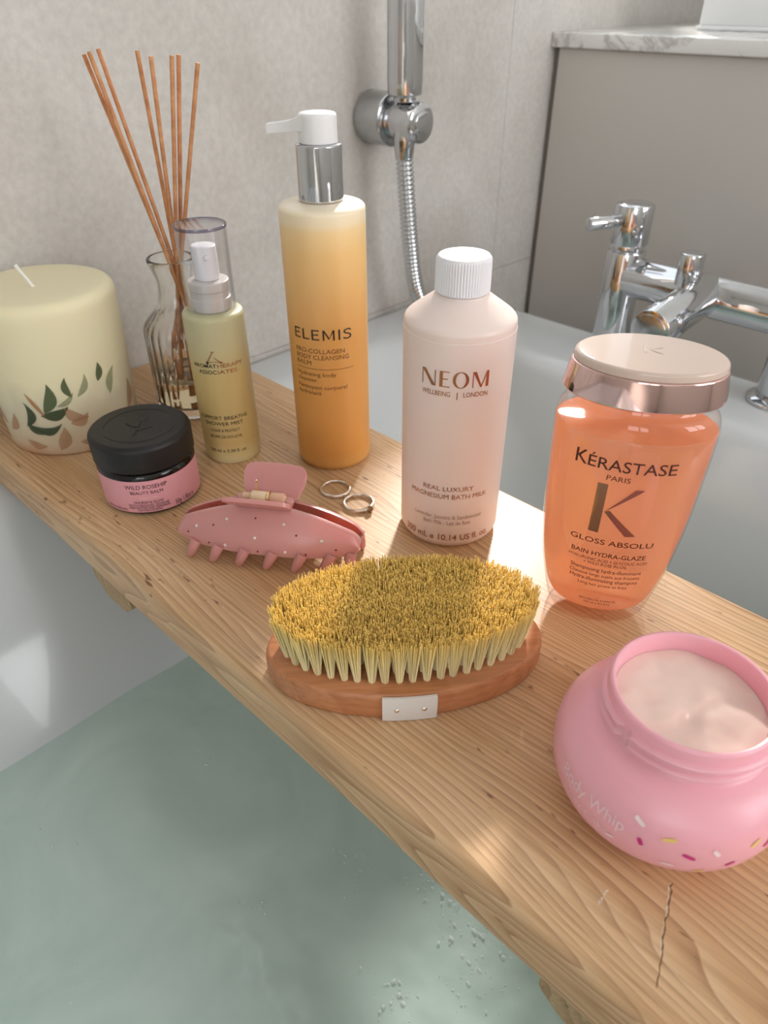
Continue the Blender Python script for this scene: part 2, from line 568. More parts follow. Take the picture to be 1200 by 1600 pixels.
fo = obj('bubble_glints', bm, mat('bubble_glints', srgb(252, 254, 254), .03, Alpha=.38), ang=180)  # white bubble specks, clustered to paint glints onto the water
tag(fo, 'scattered tiny bubbles, also standing in for glints on the bath water', 'bubbles', kind='stuff')

# ------------------------------------------------------------------ board
BX0, BX1, BY0, BY1 = -.612, .135, .1285, .3600
board = thing('bath_board', 'worn pine board laid across the bathtub as a tray', 'board', (BX0, BY0, RIM))
def board_bm():
    prof = rnd([(BY0, -.017), (BY0, 0, .0075), (BY1, 0, .004), (BY1, RIM, .004), (BY0, RIM, .004), (BY0, -.017)], .005, 5)[:-1]
    bm = bmesh.new()
    nx = 60
    rows = []
    for i in range(nx + 1):
        x = BX0 + (BX1 - BX0) * i / nx
        row = []
        for (y, z) in prof:
            wob = .0005 * noise.noise(Vector((x * 14, y * 3, 1))) if y < BY0 + .01 else 0
            row.append(bm.verts.new((x - BX0, y - BY0 + wob, z - RIM)))
        rows.append(row)
    for a, b in zip(rows[:-1], rows[1:]):
        for k in range(len(a)): bm.faces.new((a[k], a[(k + 1) % len(a)], b[(k + 1) % len(a)], b[k]))
    bm.faces.new(rows[0]); bm.faces.new(rows[-1][::-1])
    return bm
plank = obj('plank', board_bm(), M['board'], board, ang=50)
for (x0, x1) in ((-.424, -.373), (-.043, .010)):
    bm = bmesh.new()
    pr = rnd([(x0, 0), (x0, -.016, .003), (x0 + .014, -.027, .006), (x1 - .012, -.027, .006), (x1, -.017, .004), (x1, 0)], .004)
    r0 = [bm.verts.new((x - BX0, .0045, z)) for x, z in pr]; r1 = [bm.verts.new((x - BX0, .22, z)) for x, z in pr]
    for k in range(len(pr)):
        k2 = (k + 1) % len(pr); bm.faces.new((r0[k], r0[k2], r1[k2], r1[k]))
    bm.faces.new(r0[::-1]); bm.faces.new(r1)
    bt = obj('batten', bm, M['batten'], board, ang=40)
# a long scratch and two short ones scored into the plank
def groove(pts, wd):
    bm = bmesh.new()
    prev = None
    for k, (x, y) in enumerate(pts):
        a = bm.verts.new((x - BX0 - wd, y - BY0, .00012 - RIM)); b = bm.verts.new((x - BX0 + wd, y - BY0 + wd * .4, .00012 - RIM))
        if prev: bm.faces.new((prev[0], prev[1], b, a))
        prev = (a, b)
    return bm
random.seed(2)
def scratch(p0, p1, wd, m):
    n = 26; pts = []
    for k in range(n + 1):
        t = k / n; q = Vector(p0).lerp(Vector(p1), t)
        pts.append((q.x + random.uniform(-.0005, .0005), q.y + random.uniform(-.0004, .0004)))
    bm = bmesh.new(); prev = None
    for k, (x, y) in enumerate(pts):
        ww = wd * random.uniform(.35, 1.2) * (.2 if k in (0, n) else 1)
        a = bm.verts.new((x - BX0 - ww, y - BY0 + ww * .3, .00006 - RIM)); b = bm.verts.new((x - BX0 + ww, y - BY0 - ww * .3, .00006 - RIM))
        if prev: bm.faces.new((prev[0], prev[1], b, a))
        prev = (a, b)
    return obj('scratch', bm, m, board, smooth=False)
DKS = mat('scratch_dark', srgb(126, 90, 62), .8); PLS = mat('scratch_pale', srgb(232, 214, 190), .8)
scratch((-.0203, .1806), (-.0060, .1411), .00034, DKS)
scratch((-.0209, .1806), (-.0105, .1520), .00030, PLS)
scratch((-.0370, .1606), (-.0363, .1525), .00045, PLS)

# ------------------------------------------------------------------ candle
def m_wax():
    m = mat('ivory_wax', srgb(238, 226, 186), .5)
    b = bsdf(m)
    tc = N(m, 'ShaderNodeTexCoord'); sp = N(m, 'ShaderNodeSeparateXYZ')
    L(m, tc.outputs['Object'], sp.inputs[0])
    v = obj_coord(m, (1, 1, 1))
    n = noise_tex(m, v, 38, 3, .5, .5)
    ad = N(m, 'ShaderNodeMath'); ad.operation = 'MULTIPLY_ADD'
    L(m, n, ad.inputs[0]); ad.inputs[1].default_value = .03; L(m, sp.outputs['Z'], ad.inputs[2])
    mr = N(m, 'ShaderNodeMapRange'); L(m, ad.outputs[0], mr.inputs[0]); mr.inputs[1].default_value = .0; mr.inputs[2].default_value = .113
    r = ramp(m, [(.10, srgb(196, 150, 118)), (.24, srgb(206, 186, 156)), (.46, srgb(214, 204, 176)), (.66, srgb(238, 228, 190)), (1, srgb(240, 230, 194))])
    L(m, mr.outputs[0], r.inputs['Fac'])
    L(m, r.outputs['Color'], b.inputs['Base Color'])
    b.inputs['Subsurface Weight'].default_value = .35
    b.inputs['Subsurface Radius'].default_value = (.02, .014, .008)
    b.inputs['Subsurface Scale'].default_value = .5
    return m
can = thing('pillar_candle', 'cream pillar candle with dried leaves set in its wax', 'candle', (-.545, .195, 0))
cprof = rnd([(0, 0), (.0488, 0), (.0498, .02), (.0535, .113, .009), (.034, .1135), (0, .112)], .003, 6)
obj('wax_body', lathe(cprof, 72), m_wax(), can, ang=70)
obj('wick', tube([(.001, -.002, .111), (-.002, -.004, .117), (-.004, -.006, .122), (-.0065, -.0075, .1265)], [.0014, .0012, .0012, .0014], 8), mat('wick', srgb(240, 238, 230), .8), can)
cr = lambda z: .0494 + .0037 * z / .113
LEAF = [mat('leaf_green', srgb(74, 94, 56), .6, Alpha=.78), mat('leaf_dark', srgb(52, 70, 42), .6, Alpha=.82), mat('leaf_pale', srgb(140, 148, 112), .6, Alpha=.55), mat('dried_petal', srgb(186, 138, 100), .6, Alpha=.55), mat('dried_stalk', srgb(180, 130, 84), .6, Alpha=.75)]
def leaf(th, z, ln, wd, ang, m, curl=0.0, name='leaf'):
    bm = bmesh.new(); n = 8
    prev = None; r = cr(z)
    ca, sa = math.cos(R(ang)), math.sin(R(ang))
    for k in range(n + 1):
        s = k / n; h = wd * .5 * (math.sin(math.pi * s ** .85) + .03)
        row = []
        for q in (-1, -.0, 1):
            x = (s - .5) * ln; y = q * h + curl * (s - .5) ** 2 * ln * 2
            u, v2 = x * ca - y * sa, x * sa + y * ca
            t = R(th) + u / r; zz = z + v2
            rr = cr(zz) + .00025 + (.0003 if q == 0 else 0)
            row.append(bm.verts.new((rr * math.cos(t), rr * math.sin(t), zz)))
        if prev:
            for a in range(2): bm.faces.new((prev[a], prev[a + 1], row[a + 1], row[a]))
        prev = row
    return obj(name, bm, m, can)
leaf(-53.5, .0345, .020, .0065, 80, LEAF[1], .5)
leaf(-34, .0470, .024, .0085, 72, LEAF[0], .3)
leaf(-21, .0545, .016, .0050, 95, LEAF[0], -.3)
leaf(-33, .0345, .021, .0080, 15, LEAF[1], .3)
leaf(-43, .0215, .022, .0065, 4, LEAF[1], .5)
leaf(-55, .0225, .014, .0055, -40, LEAF[1], .2)
leaf(9, .0600, .014, .0055, 78, LEAF[0], .2)
leaf(-6, .0530, .018, .0050, 62, LEAF[2], .3)
leaf(17, .0510, .021, .0065, 68, LEAF[2], -.2)
leaf(-47, .0420, .024, .0032, -62, LEAF[4], 0, 'stalk')
leaf(-20, .0315, .019, .0080, -35, LEAF[3], .4, 'petal')
leaf(-32, .0145, .020, .0090, 70, LEAF[3], .2, 'petal')
leaf(-15, .0270, .015, .0075, 25, LEAF[3], .4, 'petal')
leaf(-74, .0255, .018, .0070, 60, LEAF[3], .3, 'petal')
leaf(-95, .0300, .020, .0080, -60, LEAF[3], .3, 'petal')
leaf(-10, .0095, .018, .0065, 10, LEAF[3], .3, 'petal')
leaf(40, .0310, .024, .0085, 75, LEAF[3], .3, 'petal')
leaf(-58, .0090, .016, .0060, -15, LEAF[3], .3, 'petal')
leaf(-22, .0440, .016, .0040, 35, LEAF[2], .3)

# ------------------------------------------------------------------ reed diffuser
dif = thing('reed_diffuser', 'ribbed clear glass reed diffuser bottle behind the frosted spray bottle', 'diffuser', (-.5084, .2847, 0))
outer = rnd([(0, .0005), (.0300, .0005), (.0312, .004), (.0302, .070, .006), (.0150, .086, .010), (.0132, .104, .004), (.0180, .1175, .002), (.0180, .1200)], .003, 5)
def ribs(r, z, t):
    k = max(0, min(1, (z - .006) / .01)) * max(0, min(1, (.082 - z) / .01))
    return r * (1 + k * .018 * math.cos(26 * t))
inner = rnd([(.0172, .1206), (.0150, .1200), (.0112, .104, .004), (.0128, .088, .01), (.0280, .070, .006), (.0288, .008, .003), (0, .007)], .002, 5)
obj('glass_bottle', lathe(outer + inner, 156, rmod=ribs), M['glass'], dif, ang=80)
obj('fragrance_oil', lathe(rnd([(0, .0078), (.0282, .0078, .002), (.0281, .030), (0, .030)], .0005), 64), glass('fragrance_oil', (.98, .86, .62), 0.0, 1.30), dif)
mr = mat('reed', srgb(206, 146, 98), .7)
v = obj_coord(mr, (1, 1, 1)); nn = noise_tex(mr, v, 90, 3, .6)
rr = ramp(mr, [(.3, srgb(182, 118, 74)), (.7, srgb(222, 164, 116))]); L(mr, nn, rr.inputs['Fac']); L(mr, rr.outputs['Color'], bsdf(mr).inputs['Base Color'])
# s: sideways offset at the tip, d: depth offset (towards the viewer +)
reeds = [(-.0319, .000, .2459, 'leftmost thin wooden reed, its tip furthest left of the fan'), (-.0269, .004, .2476, 'second thin wooden reed from the left, in the leaning left bunch'), (-.0234, -.004, .2486, 'third thin wooden reed from the left, tallest of the left bunch'),
         (.0013, -.005, .2475, 'thin wooden reed standing alone, fourth from the left'), (.0119, .004, .2450, 'dark thin wooden reed, fifth from the left'), (.0251, .003, .2453, 'upright thin wooden reed, left one of the close pair'),
         (.0282, -.003, .2453, 'upright thin wooden reed, right one of the close pair'), (.0405, .0, .2411, 'rightmost thin wooden reed, its tip leaning right')]
sx, nx_ = Vector((.707, .707, 0)), Vector((.706, -.708, 0))
ns = [(.0010, .0035), (.0015, .006), (.0035, .0025), (.0035, -.003), (.0045, .002), (.0048, .0055), (.0062, -.002), (.0068, .003)]
for i, (s, d, z, lab) in enumerate(reeds):
    p1 = sx * s + nx_ * d + Vector((0, 0, z))
    pn = sx * ns[i][0] + nx_ * ns[i][1] + Vector((0, 0, .112))
    # continue the straight stick down into the bottle until it meets wall or base
    dv = (pn - p1)
    tt = 1.0
    while True:
        q = p1 + dv * (tt + .01)
        rad = math.hypot(q.x, q.y)
        lim = .0255 if q.z < .068 else .045
        if q.z < .0100 or rad > lim: break
        tt += .01
    q = p1 + dv * tt
    base = Vector((-.5084, .2847, 0))
    o = obj('diffuser_reed', tube([q - q, p1 - q], .00145, 10), mr, None, ang=50, loc=base + q)
    tag(o, lab, 'reed', 'reeds in the diffuser bottle')

# ------------------------------------------------------------------ spray bottle (mist)
def frosted(name, col, rough=.38, sss=.35, z_stops=None, zmax=.1):
    m = mat(name, col, rough)
    b = bsdf(m)
    b.inputs['Subsurface Weight'].default_value = sss
    b.inputs['Subsurface Radius'].default_value = (.02, .014, .008)
    b.inputs['Subsurface Scale'].default_value = .6
    if z_stops:
        tc = N(m, 'ShaderNodeTexCoord'); sp = N(m, 'ShaderNodeSeparateXYZ'); L(m, tc.outputs['Object'], sp.inputs[0])
        mrn = N(m, 'ShaderNodeMapRange'); L(m, sp.outputs['Z'], mrn.inputs[0]); mrn.inputs[1].default_value = 0; mrn.inputs[2].default_value = zmax
        r = ramp(m, z_stops); L(m, mrn.outputs[0], r.inputs['Fac']); L(m, r.outputs['Color'], b.inputs['Base Color'])
    return m
mist = thing('spray_bottle', 'frosted pale yellow glass spray bottle with clear tapered cap', 'bottle', (-.4210, .2600, 0))
obj('frosted_body', lathe(rnd([(0, 0), (.0196, 0, .001), (.0206, .004, .004), (.0206, .1090, .005), (.0150, .1105), (0, .1105)], .003, 6), 72),
    frosted('frosted_glass_yellow', srgb(206, 186, 130), .42, .3, [(0, srgb(226, 214, 166)), (.06, srgb(216, 200, 146)), (.15, srgb(206, 180, 120)), (.62, srgb(204, 182, 122)), (.8, srgb(198, 188, 146)), (1, srgb(190, 186, 150))], .11), mist, ang=60)
obj('clear_cap', lathe(rnd([(.0154, .1106), (.0162, .1106), (.0163, .1630, .0008), (0, .1630)], .0003, 4) + rnd([(0, .1618), (.0154, .1618, .0008), (.0154, .1106)], .0003, 4), 96), M['clear'], mist, ang=50)
obj('cap_rim', lathe([(.0160, .1612), (.0166, .1613), (.0168, .1622), (.0165, .1631), (.0158, .1633), (.0154, .1628), (.0154, .1618), (.0160, .1612)], 96), thin_clear('cap_edge', (.62, .60, .68), 1.6, .05, .9), mist)
obj('pump_collar', lathe(rnd([(0, .1106), (.0135, .1106), (.0135, .1180, .0005), (.0125, .1185), (.0125, .1230), (.0135, .1235), (.0135, .1290, .0008), (.0100, .1295), (0, .1295)], .0004, 3), 48), mat('milky_pump', srgb(206, 200, 194), .35), mist, ang=40)
obj('spray_head', lathe(rnd([(0, .1295), (.0082, .1295), (.0080, .1500, .0012), (.0074, .1505), (0, .1508)], .0008, 3), 40), mat('spray_head', srgb(232, 230, 232), .35), mist, ang=40)
obj('nozzle', cyl((.0070, -.0030, .1445), (.0086, -.0037, .1445), .0016, 16, .0003), M['white_plastic'], mist)
INK = mat('black_ink', srgb(40, 34, 28), .5)
COPPER = mat('copper_foil', srgb(176, 120, 84), .28, .85)
BROWN = mat('brown_ink', srgb(120, 84, 44), .45)
for (s, a, b, z, c) in [('AROMATHERAPY', -89.7, 12.2, .0760, .0026), ('ASSOCIATES', -77.9, -1.3, .0716, .0026)]:
    h = len(s) // 2
    mid_ = a + (b - a) * h / len(s)
    lettering(mist, s[:h], a, mid_ - 2, z, c, .0206, INK, .006)
    lettering(mist, s[h:], mid_, b, z, c, .0206, COPPER, .006)
for (s, a, b, z, c) in [('SUPPORT BREATHE', -94.9, 7.1, .0368, .0027), ('SHOWER MIST', -84, -4.5, .0323, .0027), ('CLEAR & PROTECT', -72.3, -13.5, .0272, .0021), ('BRUME DE DOUCHE', -76.8, -10.6, .0221, .0021), ('100 ml e 3.38 fl. oz', -82.9, -5.6, .0104, .0024)]:
    lettering(mist, s, a, b, z, c, .0206, INK, 0)
lg = [[(.16, .12), (.84, .12), (.84, .17), (.16, .17)], [(.14, .12), (.20, .10), (.54, .92), (.48, .94)], [(.80, .10), (.86, .12), (.56, .52), (.52, .50)]]
lettering(mist, '', -58, -27, .0790, .0088, .0206, COPPER, polys=polybm(lg + ring_poly(.5, .95, .10, .05, 0.01, .005, 12) + ring_poly(.86, .08, .10, .06, .01, .005, 12)))
lettering(mist, '', -59, -54, .0786, .0022, .0206, INK, polys=polybm(ring_poly(.5, .5, .5, .5, .02, .02, 12)))

# ------------------------------------------------------------------ balm jar
jar = thing('balm_jar', 'small pink labelled glass jar with black screw lid', 'jar', (-.4170, .1880, 0))
BLK = mat('black_glass', srgb(14, 12, 12), .12)
LID = mat('black_lid', srgb(22, 20, 19), .5)
obj('glass_body', lathe(rnd([(0, 0), (.0300, 0, .001), (.0324, .003, .003), (.0324, .0290, .003), (.0295, .0320), (0, .0320)], .003, 5), 80), BLK, jar, ang=60)
pink = mat('pink_paper', srgb(226, 160, 168), .55)
bm = bmesh.new(); n = 80
for (r_, z0, z1) in ((.0326, .0030, .0270),):
    a0, a1 = R(-165), R(75)
    lo = [bm.verts.new((r_ * math.cos(a0 + (a1 - a0) * k / n), r_ * math.sin(a0 + (a1 - a0) * k / n), z0)) for k in range(n + 1)]
    hi = [bm.verts.new((v.co.x, v.co.y, z1)) for v in lo]
    for k in range(n): bm.faces.new((lo[k], lo[k + 1], hi[k + 1], hi[k]))
obj('paper_label', bm, pink, jar)
obj('lid', lathe(rnd([(0, .0325), (.0325, .0325, .0005), (.0333, .0330, .001), (.0334, .0490, .0022), (.0306, .0512, .0010), (0, .0508)], .001, 4), 96), LID, jar, ang=50)
obj('emblem', polybm(ring_poly(0, 0, .0235, .0235, .0228, .0228, 48) + ring_poly(0, .012, .004, .006, .0034, .0054, 24) + [[(-.0008, -.014), (.0008, -.014), (.0005, .006), (-.0005, .006)], [(-.009, .002), (0, -.004), (0, -.003), (-.009, .003)], [(0, -.008), (.009, -.002), (.009, -.001), (0, -.007)]]), mat('lid_emboss', srgb(38, 34, 32), .5), jar, loc=(0, 0, .05135)).rotation_euler = (0, 0, R(45))
for (s, a, b, z, c, o_) in [('WILD ROSEHIP', -57, -8.5, .0212, .0029, 0), ('BEAUTY BALM', -52, -14.4, .0172, .0023, 0), ('NOURISH & GLOW', -50, -16, .0100, .0019, 0), ('WITH ORGANIC ROSEHIP', -57.4, -10, .0078, .0016, 0), ('SHEA BUTTER AND GERANIUM', -57.4, -9.6, .0059, .0016, 0), ('CERTIFIED ORGANIC', -47.6, -19, .0040, .0015, 0), ('50g 1.8oz e', -3, 25, .0042, .0036, 0), ('MADE IN ENGLAND', -90, -60, .0042, .0016, 0)]:
    lettering(jar, s, a, b, z, c, .0326, mat('plum_ink', srgb(66, 32, 38), .5) if 'plum_ink' not in bpy.data.materials else bpy.data.materials['plum_ink'], o_)
lettering(jar, '', -42, -21, .0142, .0003, .0326, mat('pale_rule', srgb(238, 196, 200), .5), polys=polybm([[(0, 0), (1, 0), (1, 1), (0, 1)]]))

# ------------------------------------------------------------------ pump bottle (amber cleanser)
pb = thing('pump_bottle', 'tall frosted amber pump bottle with chrome collar and white pump', 'bottle', (-.3631, .3118, 0))
obj('frosted_body', lathe(rnd([(0, 0), (.0245, 0, .001), (.0268, .0035, .004), (.0268, .1742, .0016), (.0245, .1758), (.0140, .1775), (0, .1775)], .003, 6), 80),
    frosted('frosted_amber', srgb(222, 166, 92), .36, .35, [(0, srgb(226, 176, 104)), (.08, srgb(218, 158, 82)), (.55, srgb(226, 168, 94)), (.85, srgb(236, 196, 132)), (.925, srgb(240, 210, 156)), (.945, srgb(240, 222, 188)), (1, srgb(242, 228, 204))], .178), pb, ang=50)
obj('collar', lathe(rnd([(0, .1776), (.0136, .1776), (.0138, .1786), (.0138, .2075, .0006), (.0128, .2080), (0, .2080)], .0004, 3), 64), M['chrome'], pb, ang=40)
bm = lathe(rnd([(0, .2080), (.0114, .2080), (.0112, .2225, .0015), (.0095, .2235), (0, .2238)], .001, 4), 48)
ph = obj('pump_head', bm, M['white_plastic'], pb, ang=50)
nd = Vector((-.80, -.60, 0)); ns_ = Vector((.60, -.80, 0))
bm = bmesh.new()
rows = []
for (d, zt, zb, hw) in ((-.002, .2230, .2150, .0098), (.006, .2228, .2146, .0092), (.011, .2212, .2146, .0066), (.016, .2192, .2140, .0046), (.024, .2180, .2132, .0038), (.0295, .2174, .2126, .0036)):
    c_ = nd * d
    rows.append([bm.verts.new(c_ + ns_ * hw + Vector((0, 0, zb))), bm.verts.new(c_ - ns_ * hw + Vector((0, 0, zb))), bm.verts.new(c_ - ns_ * hw + Vector((0, 0, zt))), bm.verts.new(c_ + ns_ * hw + Vector((0, 0, zt)))])
for a, b in zip(rows[:-1], rows[1:]):
    for k in range(4): bm.faces.new((a[k], a[(k + 1) % 4], b[(k + 1) % 4], b[k]))
bm.faces.new(rows[0][::-1]); bm.faces.new(rows[-1])
bmesh.ops.bevel(bm, geom=[e for e in bm.edges if len(e.link_faces) == 2 and e.calc_face_angle() > .8], offset=.0007, segments=2, affect='EDGES')
obj('nozzle', bm, M['white_plastic'], pb, ang=40)
DK = mat('dark_brown_ink', srgb(44, 32, 20), .4)
for (s, a, b, z, c, o_) in [('PRO-COLLAGEN', -93.8, -18.8, .0900, .0029, 0), ('BODY CLEANSING', -93.8, -12.8, .0857, .0029, 0), ('BALM', -93.8, -68.2, .0815, .0029, 0),
                        ('Hydrating body', -94.2, -32.7, .0738, .0027, 0), ('cleanser', -94.2, -60.6, .0697, .0027, 0), ('Nettoyant corporel', -94.2, -17.2, .0645, .0027, 0), ('hydratant', -94.2, -55.3, .0604, .0027, 0)]:
    lettering(pb, s, a, b, z, c, .0268, DK if c > .005 else BROWN, o_)
def E_(x, w=.62): return [[(x, 0), (x + .14, 0), (x + .14, .50), (x, .42)], [(x, .50), (x + .14, .58), (x + .14, 1), (x, 1)], [(x + .14, .88), (x + w, .88), (x + w, 1), (x + .14, 1)], [(x - .02, .44), (x + w * .92, .50), (x + w * .92, .62), (x - .02, .54)], [(x + .14, 0), (x + w, 0), (x + w, .12), (x + .14, .12)]]
el_ = E_(0) + [[(.86, 0), (1.0, 0), (1.0, 1), (.86, 1)], [(1.0, 0), (1.45, 0), (1.45, .12), (1.0, .12)]] + E_(1.66)
el_ += [[(2.56, 0), (2.69, 0), (2.69, .84), (2.56, 1)], [(2.56, 1), (2.70, 1), (3.10, .22), (3.03, .08)], [(3.03, .08), (3.10, .22), (3.50, 1), (3.36, 1)], [(3.37, 0), (3.50, 0), (3.50, 1), (3.37, .84)], [(3.80, 0), (3.94, 0), (3.94, 1), (3.80, 1)]]
sp_ = [(4.86, .82), (4.74, .93), (4.56, .95), (4.36, .90), (4.28, .76), (4.34, .62), (4.56, .53), (4.78, .43), (4.85, .27), (4.77, .12), (4.58, .05), (4.36, .07), (4.22, .17)]
for (a0, b0), (a1, b1) in zip(sp_[:-1], sp_[1:]):
    d_ = Vector((a1 - a0, b1 - b0)).normalized(); q_ = Vector((-d_.y, d_.x)) * .062
    el_.append([(a0 - q_.x - d_.x * .02, b0 - q_.y - d_.y * .02), (a1 - q_.x + d_.x * .02, b1 - q_.y + d_.y * .02), (a1 + q_.x + d_.x * .02, b1 + q_.y + d_.y * .02), (a0 + q_.x - d_.x * .02, b0 + q_.y - d_.y * .02)])
lettering(pb, '', -94.7, -7.3, .0990, .0068, .0268, DK, polys=polybm(el_))
lettering(pb, '', -95, -5.6, .0788, .0003, .0268, BROWN, polys=polybm([[(0, 0), (1, 0), (1, 1), (0, 1)]]))

# ------------------------------------------------------------------ bath milk bottle
nb = thing('bath_milk_bottle', 'blush pink plastic bottle with white ribbed screw cap', 'bottle', (-.2442, .3054, 0))
blush = frosted('blush_plastic', srgb(240, 222, 214), .34, .25)
obj('bottle_body', lathe(rnd([(0, 0), (.0285, 0, .001), (.0312, .004, .004), (.0314, .1335, .0001), (.0311, .1337, .0001), (.0311, .1378, .0022), (.0290, .1400, .002), (.0150, .1500, .001), (.0145, .1512), (0, .1512)], .003, 5), 96), blush, nb, ang=50)
def knurl(r, z, t):
    k = 1 if .1522 < z < .1690 else 0
    return r * (1 + k * .018 * math.cos(60 * t))
obj('screw_cap', lathe(rnd([(0, .1514), (.0142, .1514), (.0146, .1520), (.0146, .1524), (.0146, .1600), (.0145, .1684, .0012), (.0134, .1700, .0006), (0, .1702)], .0002, 5), 240, rmod=knurl), M['white_cap'], nb, ang=50)
np_ = [[(0, 0), (.07, 0), (.07, .93), (0, 1)], [(0, 1), (.24, 1), (.95, 0), (.71, 0)], [(.88, .07), (.95, 0), (.95, 1), (.88, 1)]]
x = 1.20
np_ += [[(x, 0), (x + .2, 0), (x + .2, 1), (x, 1)], [(x + .2, .94), (x + .62, .94), (x + .62, 1), (x + .2, 1)], [(x + .2, .49), (x + .52, .49), (x + .52, .55), (x + .2, .55)], [(x + .2, 0), (x + .66, 0), (x + .66, .06), (x + .2, .06)]]
x = 2.02
np_ += ring_poly(x + .5, .5, .5, .52, .31, .47, 48)
x = 3.24
np_ += [[(x, 0), (x + .06, 0), (x + .06, 1), (x, 1)], [(x, 1), (x + .22, 1), (x + .62, .02), (x + .52, 0)], [(x + .52, 0), (x + .60, 0), (x + .98, 1), (x + .90, 1)], [(x + .86, 0), (x + 1.06, 0), (x + 1.06, 1), (x + .90, 1)]]
lettering(nb, '', -87.6, -18.7, .1096, .0090, .0314, COPPER, polys=polybm(np_))
for (s, a, b, z, c, o_) in [('WELLBEING', -87.2, -57, .1043, .0027, .006), ('|', -50.6, -49.6, .1038, .0032, 0), ('LONDON', -44, -18.9, .1043, .0027, .006), ('REAL LUXURY', -81.8, -25, .0431, .0030, 0), ('MAGNESIUM BATH MILK', -98, -8, .0376, .0031, 0)]:
    lettering(nb, s, a, b, z, c, .0314, COPPER, o_)
TAUPE = mat('taupe_ink', srgb(178, 148, 134), .45)
for (s, a, b, z, c, o_) in [('Lavender, Jasmine & Sandalwood', -92, -13, .0228, .0028, 0), ('Bath Milk - Lait de Bain', -80, -26, .0186, .0028, 0), ('300 mL e 10.14 US fl. oz.', -106, 0, .0068, .0044, .006)]:
    lettering(nb, s, a, b, z, c, .0314, TAUPE if c < .004 else COPPER, o_)

# ------------------------------------------------------------------ shampoo bottle (oval)
KPHI, KK = .50, .69
sh = thing('shampoo_bottle', 'clear oval bottle of peach shampoo with rose gold cap', 'bottle', (-.1325, .3040, 0), KPHI)
kp = rnd([(0, .0025), (.0205, .0008), (.0250, .0005, .001), (.0272, .0050, .003), (.0288, .0120, .004), (.0336, .0330, .012), (.0368, .0640, .012), (.0380, .1000, .008), (.0382, .1170, .004), (.0360, .1250, .005), (.0305, .1280, .002), (.0292, .1316)], .002, 5)
SHELL = thin_clear('clear_bottle_plastic', (.98, .955, .945), 1.6, .02, .75)
obj('clear_shell', lathe(kp, 96, 1, KK), SHELL, sh, ang=80)
def m_shampoo():
    m = bpy.data.materials.new('peach_shampoo'); m.use_nodes = True
    nt = m.node_tree; b = bsdf(m)
    b.inputs['Base Color'].default_value = (*srgb(255, 206, 172), 1)
    b.inputs['Roughness'].default_value = .04
    b.inputs['IOR'].default_value = 1.36
    b.inputs['Transmission Weight'].default_value = 1.0
    tl = N(m, 'ShaderNodeBsdfTranslucent'); tl.inputs['Color'].default_value = (*srgb(255, 190, 146), 1)
    df = N(m, 'ShaderNodeBsdfDiffuse'); df.inputs['Color'].default_value = (*srgb(255, 188, 150), 1)
    m1 = N(m, 'ShaderNodeMixShader'); m1.inputs[0].default_value = .45
    L(m, tl.outputs[0], m1.inputs[1]); L(m, df.outputs[0], m1.inputs[2])
    m2 = N(m, 'ShaderNodeMixShader'); m2.inputs[0].default_value = .58
    L(m, b.outputs[0], m2.inputs[1]); L(m, m1.outputs[0], m2.inputs[2])
    L(m, m2.outputs[0], nt.nodes['Material Output'].inputs['Surface'])
    return m
liq = rnd([(0, .0085), (.0140, .0080, .003), (.0240, .0065, .004), (.0282, .0140, .004), (.0328, .0330, .012), (.0360, .0640, .012), (.0372, .1000, .008), (.0376, .1165, .0010), (0, .1170)], .002, 5)
obj('shampoo', lathe(liq, 80, 1, KK * .985), m_shampoo(), sh, ang=70)
ROSE = mat('rose_gold_metal', (.86, .60, .56), .07, 1.0)
obj('cap_band', lathe(rnd([(0, .1316), (.0358, .1316, .0005), (.0370, .1320, .0006), (.0346, .1450, .0004), (.0340, .1455), (0, .1455)], .0004, 3), 96, 1, KK), ROSE, sh, ang=40)
obj('cap_top', lathe(rnd([(0, .1456), (.0338, .1456), (.0340, .1462), (.0336, .1488, .0010), (.0320, .1496, .0006), (0, .1496)], .0004, 4), 96, 1, KK), mat('cream_gloss_cap', srgb(216, 194, 180), .05), sh, ang=40)
obj('emblem', polybm([[(-.0045, -.0035), (-.0030, -.0035), (-.0030, .0035), (-.0045, .0035)], [(-.0020, 0), (-.0010, .0004), (.0045, .0035), (.0030, .0035)], [(-.0020, 0), (-.0008, -.0004), (.0045, -.0035), (.0028, -.0035)]]), mat('cap_emblem', srgb(190, 164, 150), .25), sh, loc=(0.001, .003, .14972))
def kern(s, z, off=.0003):
    a = resample(kp, z) + off
    s = max(-a * .99, min(a * .99, s))
    return Vector((s, -a * KK * math.sqrt(max(0, 1 - (s / a) ** 2)), z))
def oval_text(txt, s0, s1, z, cap, m, off=0.0, polys=None):
    bm = polys if polys is not None else text_bm(txt, off)
    fit_flat(bm, s0, s1, z, cap, polys is None)
    slice_x(bm, .0022)
    for v in bm.verts: v.co = kern(v.co.x, v.co.y)
    return obj('lettering', bm, m, sh, smooth=False)
KINK = mat('maroon_ink', srgb(70, 34, 30), .4)
GUN = mat('pewter_foil', srgb(168, 140, 124), .18, .9)
oval_text('K', -.0247, -.0192, .1015, .0072, KINK, .006)
oval_text('ÉRASTASE', -.0188, .0212, .1015, .0058, KINK, .004)
oval_text('PARIS', -.0092, .0018, .0962, .0027, KINK)
oval_text('', -.0125, .0102, .0650, .0288, GUN, polys=polybm([[(0, 0), (.22, 0), (.22, 1), (0, 1)], [(.25, .46), (.34, .52), (.99, .97), (.80, .97)], [(.25, .46), (.36, .50), (1.02, .02), (.80, .0)]]))
